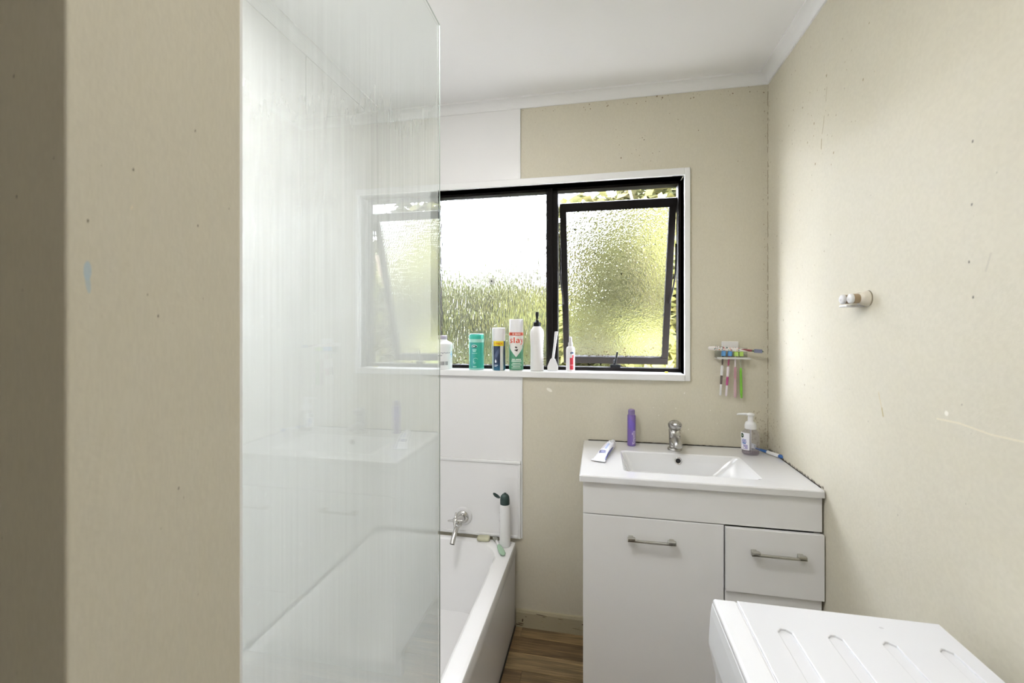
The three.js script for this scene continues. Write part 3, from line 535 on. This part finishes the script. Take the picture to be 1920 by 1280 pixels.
// ------------------------------------------------------------------ toothbrush holder on the wall
{
  const t = thing('toothbrush_holder', 'small clear plastic toothbrush rack stuck on the beige wall', 'toothbrush holder', [0.54, 1.24, 0]);
  mesh('wall_plate', box(-0.036, 0.03, 0.036, 0.066, 0.0005, 0.007, 0.003), std([0.8, 0.79, 0.78], 0.35), t);
  const clear = new THREE.MeshPhysicalMaterial({ color: new THREE.Color(0.94, 0.95, 0.92), transmission: 0.88, thickness: 0, roughness: 0.2, side: THREE.DoubleSide });
  mesh('back_plate', box(-0.062, 0.064, 0, 0.04, 0.001, 0.004), clear, t);
  mesh('tray', join([box(-0.062, 0.07, -0.006, -0.003, 0.001, 0.04), box(-0.062, 0.064, -0.006, 0.002, 0.038, 0.041)]), std([0.85, 0.85, 0.82], 0.25, { transmission: 0.35 }), t);
  const brush = (name, label, x, z, sections, bristle, tilt) => {      // sections: [y0, y1, half width, half depth, material]
    const b = thing(name, label, 'toothbrush', [x, 1.24, z]); b.rotation.z = tilt;
    for (const [part, y0, y1, a, d, m] of sections) mesh(part, sweep([[y0, 0, 0, d * 0.7, a * 0.7], [y0 + (y1 - y0) * 0.12, 0, 0, d, a], [y0 + (y1 - y0) * 0.88, 0, 0, d, a], [y1, 0, 0, d * 0.75, a * 0.75]], 12).rotateZ(Math.PI / 2), m, b);
    mesh('bristles', box(-0.0075, 0.0075, 0.006, 0.033, 0.001, 0.014, 0.002), bristle, b);
    return b;
  };
  const white = M.whitePlastic, brown = std([0.1, 0.075, 0.065], 0.4), rose = std([0.45, 0.1, 0.2], 0.35), magenta = std([0.42, 0.06, 0.2], 0.35), pale = std([0.8, 0.72, 0.75], 0.35), green = std([0.16, 0.42, 0.03], 0.3), lime = std([0.42, 0.62, 0.14], 0.4), sky = std([0.1, 0.3, 0.6], 0.45), pinkClear = std([0.62, 0.36, 0.4], 0.3, { transmission: 0.3 });
  brush('hanging_toothbrush', 'brown and white toothbrush with blue bristles hanging in the rack', -0.036 + 0.54, 0.024, [['neck', -0.03, 0.036, 0.0032, 0.003, brown], ['grip', -0.075, -0.034, 0.0052, 0.0045, white], ['grip_band', -0.112, -0.074, 0.0046, 0.004, brown], ['handle_end', -0.158, -0.111, 0.0042, 0.004, white]], sky, -0.06);
  brush('hanging_toothbrush', 'magenta and white toothbrush with blue bristles hanging in the rack', -0.012 + 0.54, 0.024, [['neck', -0.034, 0.036, 0.0034, 0.003, rose], ['grip', -0.08, -0.038, 0.0052, 0.0045, pale], ['grip_band', -0.116, -0.079, 0.0048, 0.004, magenta], ['handle_end', -0.16, -0.115, 0.0042, 0.004, pale]], sky, -0.07);
  brush('hanging_toothbrush', 'translucent pink toothbrush with green bristles hanging in the rack', 0.012 + 0.54, 0.024, [['neck', -0.04, 0.036, 0.003, 0.003, pale], ['grip', -0.09, -0.038, 0.0055, 0.0045, pinkClear], ['handle_end', -0.165, -0.088, 0.0062, 0.005, std([0.68, 0.5, 0.52], 0.25, { transmission: 0.4 })]], lime, 0);
  brush('hanging_toothbrush', 'bright green toothbrush with lime bristles hanging in the rack', 0.032 + 0.54, 0.024, [['neck', -0.045, 0.036, 0.0028, 0.003, std([0.6, 0.62, 0.5], 0.3, { transmission: 0.5 })], ['handle_end', -0.166, -0.042, 0.0052, 0.0045, green]], lime, 0.02);
  const l = thing('lying_toothbrush', 'spotted white toothbrush lying across the top of the rack', 'toothbrush', [0.445, 1.279, 0.036], 0);
  l.rotation.z = -0.055; l.scale.set(1, 1.35, 1.3);
  const map = canvasTexture(512, 64, (g) => { const r = rng(12); g.fillStyle = '#ebe6e2'; g.fillRect(0, 0, 512, 64); for (let i = 0; i < 60; i++) { g.fillStyle = ['#2f4b55', '#b34a52', '#3d7a63', '#d08a55'][i % 4]; g.beginPath(); g.arc(60 + r() * 300, r() * 64, 3 + r() * 5, 0, 7); g.fill(); } g.fillStyle = '#8a3a44'; g.beginPath(); g.moveTo(360, 20); g.lineTo(512, 8); g.lineTo(512, 56); g.fill(); });
  const hg = sweep([[0, 0, 0, 0.002, 0.002], [0.004, 0, 0, 0.006, 0.0055], [0.03, 0.0005, 0, 0.0075, 0.0072], [0.07, 0.0005, 0, 0.0065, 0.006], [0.11, 0, 0, 0.0065, 0.0062], [0.15, 0, 0, 0.004, 0.0035], [0.17, 0, 0, 0.0045, 0.003]], 14), hp = hg.attributes.position;
  for (let i = 0; i < hp.count; i++) hg.attributes.uv.setXY(i, hp.getX(i) / 0.17, 0.5 + hp.getY(i) / 0.016);
  mesh('handle', hg, new THREE.MeshPhysicalMaterial({ map, roughness: 0.3 }), l);
  mesh('brush_head', sweep([[0.165, 0, 0, 0.005, 0.003], [0.18, -0.001, 0, 0.0065, 0.0032], [0.203, -0.001, 0, 0.006, 0.0032], [0.209, -0.001, 0, 0.002, 0.0015]], 12), std([0.14, 0.22, 0.13], 0.35), l);
  mesh('bristles', box(0.172, 0.2, -0.0055, 0.0055, 0.003, 0.012, 0.001), std([0.2, 0.22, 0.34], 0.5), l);
}
// double wall hook
{
  const t = thing('wall_hook', 'cream double knob hook on the bare side wall', 'hook', [XR, 1.442, 0.652]);
  const cream = std([0.74, 0.69, 0.58], 0.35), wood = std([0.36, 0.27, 0.17], 0.55);
  const knob = (z, s, long) => {
    const k = mesh('knob_base', lathe([[0, 0], [0.021 * s, 0], [0.0205 * s, 0.004], [0.0165 * s, 0.014], [0.0115 * s, 0.022], [0, 0.022]].map(([r, y]) => [r, y]), 32).rotateZ(Math.PI / 2).translate(0, 0, z), cream, t);
    mesh('collar', lathe([[0.0105, 0.02], [0.0122, 0.022], [0.0122, long], [0.0105, long + 0.001]], 32).rotateZ(Math.PI / 2).translate(0, 0, z), wood, k);
    mesh('knob_cap', lathe([[0.0125, long], [0.013, long + 0.002], [0.0125, long + 0.006], [0.009, long + 0.0085], [0.007, long + 0.007], [0.004, long + 0.0095], [0, long + 0.0105]], 32).rotateZ(Math.PI / 2).translate(0, 0, z), M.whitePlastic, k);
  };
  knob(0.02, 1, 0.036); knob(-0.018, 0.9, 0.036);
  mesh('hook_bar', join([box(-0.043, 0, -0.0215, -0.0155, -0.03, 0.008, 0.002), box(-0.01, 0, -0.0155, 0.012, -0.014, 0.01, 0.002)]), M.whitePlastic, t);
}

// ------------------------------------------------------------------ bottles on the window sill
{
  const S = WIN.y0, G = 'toiletries on the window sill', put = (name, label, cat, x, z, turn) => thing(name, label, cat, [x, S, z], turn, G);
  // white tub
  let t = put('supplement_tub', 'white plastic tub with grey lid at the glass screen end of the sill', 'tub', -0.741, -0.024, 0.25);
  let map = canvasTexture(1024, 512, (g) => { g.fillStyle = '#ebebea'; g.fillRect(0, 0, 1024, 512); g.fillStyle = '#9a9aa4'; for (let k = 0; k < 9; k++) g.fillRect(470 + k * 24, 226 + (k * 5) % 9, 15, 22 - (k * 7) % 10); g.fillRect(480, 275, 60, 12); g.fillStyle = '#8cbbe0'; g.fillRect(712, 215, 22, 110); g.fillRect(690, 255, 60, 28); g.fillStyle = '#2e2e32'; for (let i = 0; i < 12; i++) g.fillRect(500 + i * 11, 380, 3 + (i * 7) % 6, 60); });
  mesh('tub_body', lathe([[0, 0], [0.05, 0], [0.0515, 0.002], [0.0515, 0.085], [0.054, 0.1], [0.054, 0.118], [0.05, 0.124], [0.03, 0.134], [0.026, 0.14], [0.026, 0.146]], 48), new THREE.MeshPhysicalMaterial({ map, roughness: 0.4 }), t);
  mesh('lid', lathe([[0.0265, 0.142], [0.0285, 0.143], [0.0285, 0.156], [0.026, 0.159], [0, 0.159]], 40), std([0.42, 0.38, 0.46], 0.4), t);
  // teal can
  const can = (t, R, h, map, more = {}) => mesh('can_body', lathe([[0, 0], [R * 0.86, 0], [R * 0.97, 0.003], [R, 0.006], [R, h - 0.004], [R * 0.96, h]], 48), new THREE.MeshPhysicalMaterial({ map, roughness: 0.3, metalness: 0.15, ...more }), t);
  t = put('shaving_gel_can', 'teal shaving gel can with a dark oval emblem on the sill', 'can', -0.566, -0.0246, 0.22);
  map = canvasTexture(1024, 768, (g) => { g.fillStyle = '#2fa08a'; g.fillRect(0, 0, 1024, 768); g.fillStyle = '#3fb9a3'; g.fillRect(0, 0, 1024, 90); g.fillStyle = '#a9ddcf'; g.fillRect(0, 92, 1024, 74); g.fillStyle = '#4f9ba4'; for (let i = 0; i < 60; i++) { g.globalAlpha = (1 - i / 60) * 0.5; g.fillRect(380 + i * 2, 170, 4, 598); } g.globalAlpha = 1;
    g.fillStyle = '#d9efe8'; g.beginPath(); g.ellipse(470, 250, 66, 36, 0, 0, 7); g.fill(); g.fillStyle = '#274e50'; g.beginPath(); g.ellipse(472, 254, 58, 30, 0, 0, 7); g.fill(); g.fillStyle = '#d9efe8'; g.beginPath(); g.ellipse(462, 250, 34, 10, -0.1, 0, 7); g.fill();
    g.fillStyle = '#bfe6dc'; g.fillRect(424, 318, 96, 16); g.fillRect(436, 350, 70, 16); g.fillRect(415, 398, 120, 8); g.strokeStyle = '#bfe6dc'; g.lineWidth = 6; g.beginPath(); g.arc(500, 560, 54, 1.5, 5.8); g.stroke(); g.beginPath(); g.arc(470, 600, 26, 0, 5); g.stroke(); g.fillRect(440, 690, 80, 14); });
  can(t, 0.035, 0.163, map); mesh('top_cap', lathe([[0.0335, 0.162], [0.0325, 0.168], [0, 0.168]], 40), std([0.12, 0.45, 0.38], 0.35), t);
  mesh('base_rim', lathe([[0.0345, 0.0005], [0.0355, 0.002], [0.0355, 0.006], [0.035, 0.008]], 40), std([0.3, 0.6, 0.52], 0.4), t);
  // navy can with yellow band
  t = put('antiperspirant_can', 'navy spray can with yellow band and white cap on the sill', 'can', -0.455, -0.0102, 0.15);
  map = canvasTexture(1024, 768, (g) => { g.fillStyle = '#2b3a55'; g.fillRect(0, 0, 1024, 768); const q = g.createLinearGradient(0, 560, 0, 768); q.addColorStop(0, '#2b3a55'); q.addColorStop(1, '#2f7391'); g.fillStyle = q; g.fillRect(0, 560, 1024, 208); g.fillStyle = '#dadbd9'; g.fillRect(560, 0, 90, 768); g.fillRect(330, 0, 50, 768); g.fillStyle = '#dcc62a'; g.fillRect(380, 0, 280, 130); g.fillStyle = '#c03a2c'; g.font = 'bold 64px sans-serif'; g.fillText('2 PACK', 405, 92);
    g.fillStyle = '#46536e'; g.beginPath(); g.moveTo(540, 160); g.lineTo(400, 380); g.lineTo(420, 520); g.lineTo(545, 300); g.fill(); g.fillStyle = '#eef2f4'; g.beginPath(); g.moveTo(446, 470); g.quadraticCurveTo(404, 560, 446, 566); g.quadraticCurveTo(490, 560, 446, 470); g.fill(); g.fillRect(412, 620, 90, 14); g.fillRect(412, 650, 60, 10); });
  can(t, 0.031, 0.136, map, { metalness: 0.3 }); mesh('cap', lathe([[0.0295, 0.135], [0.0305, 0.137], [0.0305, 0.192], [0.029, 0.197], [0, 0.198]], 40), M.whitePlastic, t);
  // fly spray
  t = put('fly_spray_can', 'tall white and green fly spray can with red lettering on the sill', 'can', -0.3735, -0.0165, 0.12);
  map = canvasTexture(1024, 1024, (g) => { g.fillStyle = '#e3e3df'; g.fillRect(0, 0, 1024, 1024); g.fillStyle = '#4f8f6f'; g.fillRect(0, 330, 1024, 694); g.fillStyle = '#e6e4df'; g.beginPath(); g.moveTo(330, 90); g.lineTo(720, 90); g.lineTo(690, 420); g.lineTo(520, 660); g.lineTo(350, 420); g.fill(); g.fillStyle = '#bf4a33'; g.fillRect(250, 4, 560, 84); g.fillStyle = '#efe9e2'; g.font = 'bold 62px sans-serif'; g.fillText('O MAX', 430, 68); g.fillStyle = '#c8432b'; g.font = 'bold 196px sans-serif'; g.fillText('slay', 352, 282);
    g.fillStyle = '#3a3230'; g.beginPath(); g.ellipse(520, 400, 30, 20, 0.5, 0, 7); g.fill(); g.beginPath(); g.moveTo(470, 470); g.lineTo(570, 440); g.lineTo(545, 510); g.fill(); g.fillStyle = '#d6e2d6'; for (const [x, y, w, q] of [[415, 706, 80, 26], [510, 706, 130, 26], [405, 748, 250, 30], [430, 812, 200, 18], [405, 856, 250, 20], [440, 900, 180, 16], [410, 940, 230, 14]]) g.fillRect(x, y, w, q); g.fillStyle = '#e3e3df'; g.fillRect(0, 1000, 1024, 24); });
  can(t, 0.033, 0.176, map); mesh('cap', lathe([[0.031, 0.175], [0.0322, 0.177], [0.0322, 0.232], [0.0305, 0.236], [0.0295, 0.2335], [0, 0.2335]], 40), M.whitePlastic, t);
  // pump bottle
  t = put('lotion_pump_bottle', 'white lotion bottle with raised black pump on the sill', 'bottle', -0.277, -0.0211, 0.5);
  map = canvasTexture(1024, 512, (g) => { g.fillStyle = '#e2e0dd'; g.fillRect(0, 0, 1024, 512); g.save(); g.translate(650, 130); g.rotate(Math.PI / 2); g.fillStyle = '#2a2a2c'; for (let k = 0; k < 11; k++) g.fillRect(k * 30, -34 + (k % 3) * 3, 18, 34 - (k % 2) * 6); for (let k = 0; k < 14; k++) g.fillRect(10 + k * 20, 28, 12, 12); g.restore(); });
  mesh('bottle_body', lathe([[0, 0], [0.029, 0], [0.031, 0.003], [0.03, 0.05], [0.029, 0.09], [0.031, 0.14], [0.032, 0.168], [0.029, 0.185], [0.02, 0.199], [0.016, 0.202], [0.0155, 0.207]], 44), new THREE.MeshPhysicalMaterial({ map, roughness: 0.4 }), t);
  const pump = mesh('pump_collar', lathe([[0.0155, 0.203], [0.0175, 0.204], [0.0175, 0.221], [0.01, 0.223], [0.008, 0.23], [0.0035, 0.231], [0.0035, 0.242]], 32), M.blackPlastic, t);
  mesh('pump_head', lathe([[0, 0.238], [0.0042, 0.238], [0.007, 0.255], [0.0072, 0.268], [0, 0.27]], 24), M.blackPlastic, pump);
  mesh('pump_nozzle', sweep([[0, 0.262, 0, 0.004, 0.004], [0.02, 0.26, 0, 0.0035, 0.003], [0.03, 0.256, 0, 0.0025, 0.0025]], 10).rotateY(-0.5 - Math.PI / 2 + Math.PI), M.blackPlastic, pump);
  // spatula leaning on the frame
  t = put('plastic_spatula', 'white plastic scraper leaning upright against the black mullion', 'spatula', -0.205, -0.022, 0);
  mesh('blade', extrudeZ([[-0.024, 0.001], [0.024, 0.001], [0.025, 0.02], [0.012, 0.052], [0.006, 0.058], [-0.006, 0.058], [-0.012, 0.052], [-0.025, 0.02]], -0.0025, 0.0025, 0.001).rotateX(-0.12), M.whitePlastic, t);
  mesh('handle', sweep([[0.052, 0, 0, 0.0042, 0.006], [0.08, -0.003, 0, 0.004, 0.0055], [0.13, -0.009, 0, 0.0042, 0.0062], [0.178, -0.014, 0, 0.0045, 0.0078], [0.181, -0.0145, 0, 0.003, 0.006]], 12).rotateZ(Math.PI / 2).rotateX(-0.14), M.whitePlastic, t);
  // small spray bottle
  t = put('hand_spray_bottle', 'small white spray bottle with a red label at the open sash', 'spray bottle', -0.125, -0.0277, 0.1);
  map = canvasTexture(512, 512, (g) => { g.fillStyle = '#e6e5e4'; g.fillRect(0, 0, 512, 512); g.fillStyle = '#b02a38'; g.fillRect(242, 240, 76, 236); g.fillStyle = '#e6c8ca'; g.fillRect(250, 380, 60, 8); g.fillStyle = '#c2323e'; g.beginPath(); g.moveTo(288, 190); g.lineTo(320, 170); g.lineTo(330, 240); g.lineTo(284, 250); g.fill(); g.fillStyle = '#2c4a74'; g.fillRect(250, 128, 16, 34); g.fillRect(270, 120, 20, 40); g.beginPath(); g.arc(306, 142, 18, 0, 7); g.fill(); });
  mesh('bottle_body', lathe([[0, 0], [0.0185, 0], [0.02, 0.002], [0.02, 0.098], [0.0175, 0.108], [0.01, 0.113], [0.009, 0.116]], 36), new THREE.MeshPhysicalMaterial({ map, roughness: 0.35 }), t);
  mesh('spray_head', lathe([[0.0095, 0.114], [0.0105, 0.115], [0.0105, 0.128], [0.0075, 0.131], [0.006, 0.154], [0.0045, 0.156], [0, 0.156]], 28), std([0.66, 0.65, 0.64], 0.4), t);
  // bottle-top scrap
  const y = mesh('plastic_scrap', new RoundedBoxGeometry(0.014, 0.006, 0.008, 2, 0.002).translate(0, 0.003, 0), std([0.75, 0.68, 0.08], 0.4)); y.position.set(0.29, S, -0.03); y.userData = { label: 'tiny yellow plastic scrap on the sill by the window corner', category: 'scrap' };
}

// ------------------------------------------------------------------ washing machine
{
  const t = thing('washing_machine', 'white washing machine with ribbed top in front of the vanity', 'washing machine', [0, 0, 0]);
  const z0 = 0.985, z1 = 1.54, T = 0.805;
  mesh('cabinet_body', box(0.262, 0.632, 0.015, 0.768, z0 + 0.004, z1 - 0.004, 0.006), M.enamel, t);
  // front: control panel that bulges out under the top edge, then falls back
  const prof = [[0.3, T - 0.004], [0.243, T - 0.004], [0.236, T - 0.006], [0.2315, T - 0.012], [0.2285, T - 0.03], [0.2255, 0.728], [0.225, 0.712], [0.2275, 0.698], [0.2385, 0.645], [0.2385, 0.015], [0.3, 0.015]];
  mesh('front_panel', extrudeZ(prof, z0, z1, 0.002), M.appliancePlastic, t);
  mesh('front_strip', box(0.2325, 0.2785, 0.78, T, z0, z1, 0.006, 4), M.appliancePlastic, t);
  // top with long pressed ribs
  const top = new THREE.Shape([[0.28, z0], [0.635, z0], [0.635, z1], [0.28, z1]].map((p) => new THREE.Vector2(...p)));
  const ribs = [[0.327, 0.351], [0.41, 0.433], [0.497, 0.518], [0.584, 0.604]];
  for (const [a, b] of ribs) { const h = new THREE.Path(), r = 0.008, za = 1.058, zb = z1 - 0.07; h.moveTo(a + r, za); h.lineTo(a, za + r); h.lineTo(a, zb); h.lineTo(b, zb); h.lineTo(b, za + r); h.lineTo(b - r, za); top.holes.push(h); }
  mesh('top_panel', join([new THREE.ExtrudeGeometry(top, { depth: 0.0045, bevelEnabled: true, bevelThickness: 0.0016, bevelSize: 0.0016, bevelOffset: -0.0016, bevelSegments: 2 }).rotateX(Math.PI / 2).translate(0, T - 0.002, 0), box(0.281, 0.634, 0.768, T - 0.0042, z0 + 0.001, z1 - 0.001)]), M.enamel, t);
  for (const [x, z] of [[0.52, 1.2], [0.58, 1.02]]) { const s = mesh('scuff', new THREE.CircleGeometry(0.004, 12).scale(1, 0.7, 1).rotateX(-Math.PI / 2).translate(x - 0.06, T + 0.0002, z), std([0.5, 0.5, 0.52], 0.6), t); }
  for (const [x, z] of [[0.28, z0 + 0.05], [0.6, z0 + 0.05], [0.28, z1 - 0.05], [0.6, z1 - 0.05]]) mesh('foot', cyl(0.018, 0.02, 0.016, 16).translate(x, 0.008, z), M.blackRubber, t);
}

// ------------------------------------------------------------------ garden outside the window
{
  const g = mesh('ground', box(-9, 9, -0.75, -0.6, -14, -0.14), std([0.34, 0.33, 0.3], 0.95)); g.userData = { kind: 'structure', label: 'ground outside the window, made pale to bounce light onto the ceiling', category: 'ground' };  // pale neutral colour chosen to send more light up to the ceiling
  const leaf = new THREE.BufferGeometry();
  leaf.setAttribute('position', new THREE.Float32BufferAttribute([0, 0, 0, -0.016, 0.004, 0.026, 0.016, 0.004, 0.026, 0, -0.003, 0.03, 0, -0.012, 0.066], 3));
  leaf.setAttribute('uv', new THREE.Float32BufferAttribute([0.5, 0, 0, 0.4, 1, 0.4, 0.5, 0.45, 0.5, 1], 2));
  leaf.setIndex([0, 3, 1, 0, 2, 3, 1, 3, 4, 3, 2, 4]); leaf.computeVertexNormals();
  const leafMat = new THREE.MeshPhysicalMaterial({ color: 0xffffff, roughness: 0.8, specularIntensity: 0.12, transmission: 0.35, thickness: 0, side: THREE.DoubleSide });
  const bark = std([0.1, 0.075, 0.05], 0.9);
  const shrub = (label, x, z, y0, y1, rx, rz, n, size, tint, seed) => {
    const t = thing('shrub', label, 'shrub', [x, -0.6, z], 0, 'shrubs outside the window'), r = rng(seed);
    const m = new THREE.InstancedMesh(leaf, leafMat, n), o = new THREE.Object3D(), c = new THREE.Color();
    for (let i = 0; i < n; i++) {
      let u, v, w; do { u = r() * 2 - 1; v = r() * 2 - 1; w = r() * 2 - 1; } while (u * u + v * v + w * w > 1);
      const lump = 0.8 + 0.2 * Math.sin(u * 7 + seed) * Math.cos(v * 6 - w * 5);
      o.position.set(u * rx * lump, (y0 + y1) / 2 + 0.6 + v * (y1 - y0) / 2 * lump, w * rz * lump);
      o.rotation.set(r() * 2 - 0.6, r() * 6.3, r() * 1.6 - 0.8); o.scale.setScalar(size * (0.6 + r() * 0.8)); o.updateMatrix(); m.setMatrixAt(i, o.matrix);
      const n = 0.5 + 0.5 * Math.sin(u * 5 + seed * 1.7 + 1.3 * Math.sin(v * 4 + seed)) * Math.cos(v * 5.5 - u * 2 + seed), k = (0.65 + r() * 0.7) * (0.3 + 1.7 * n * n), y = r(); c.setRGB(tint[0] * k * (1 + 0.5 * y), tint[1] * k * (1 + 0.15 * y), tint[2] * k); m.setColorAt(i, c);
    }
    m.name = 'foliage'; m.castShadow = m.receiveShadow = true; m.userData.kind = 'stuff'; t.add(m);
    for (let k = 0; k < 5; k++) { const a = k * 1.3 + seed; mesh('stem', tube([[Math.cos(a) * 0.04, 0, Math.sin(a) * 0.04], [Math.cos(a) * rx * 0.3, (y1 + 0.6) * 0.45, Math.sin(a) * rz * 0.3], [Math.cos(a + 0.4) * rx * 0.6, (y1 + 0.6) * 0.88, Math.sin(a + 0.4) * rz * 0.6]], 0.012, 10, 6), bark, t); }
  };
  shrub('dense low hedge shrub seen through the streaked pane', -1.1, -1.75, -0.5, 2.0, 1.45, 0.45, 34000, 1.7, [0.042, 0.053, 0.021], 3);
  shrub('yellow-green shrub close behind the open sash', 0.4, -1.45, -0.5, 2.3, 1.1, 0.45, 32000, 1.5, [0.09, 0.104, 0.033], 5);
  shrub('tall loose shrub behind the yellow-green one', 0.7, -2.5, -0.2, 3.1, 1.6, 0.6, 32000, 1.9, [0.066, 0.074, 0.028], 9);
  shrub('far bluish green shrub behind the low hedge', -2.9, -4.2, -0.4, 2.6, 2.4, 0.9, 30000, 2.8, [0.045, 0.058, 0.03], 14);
}

renderer.render(scene, camera);
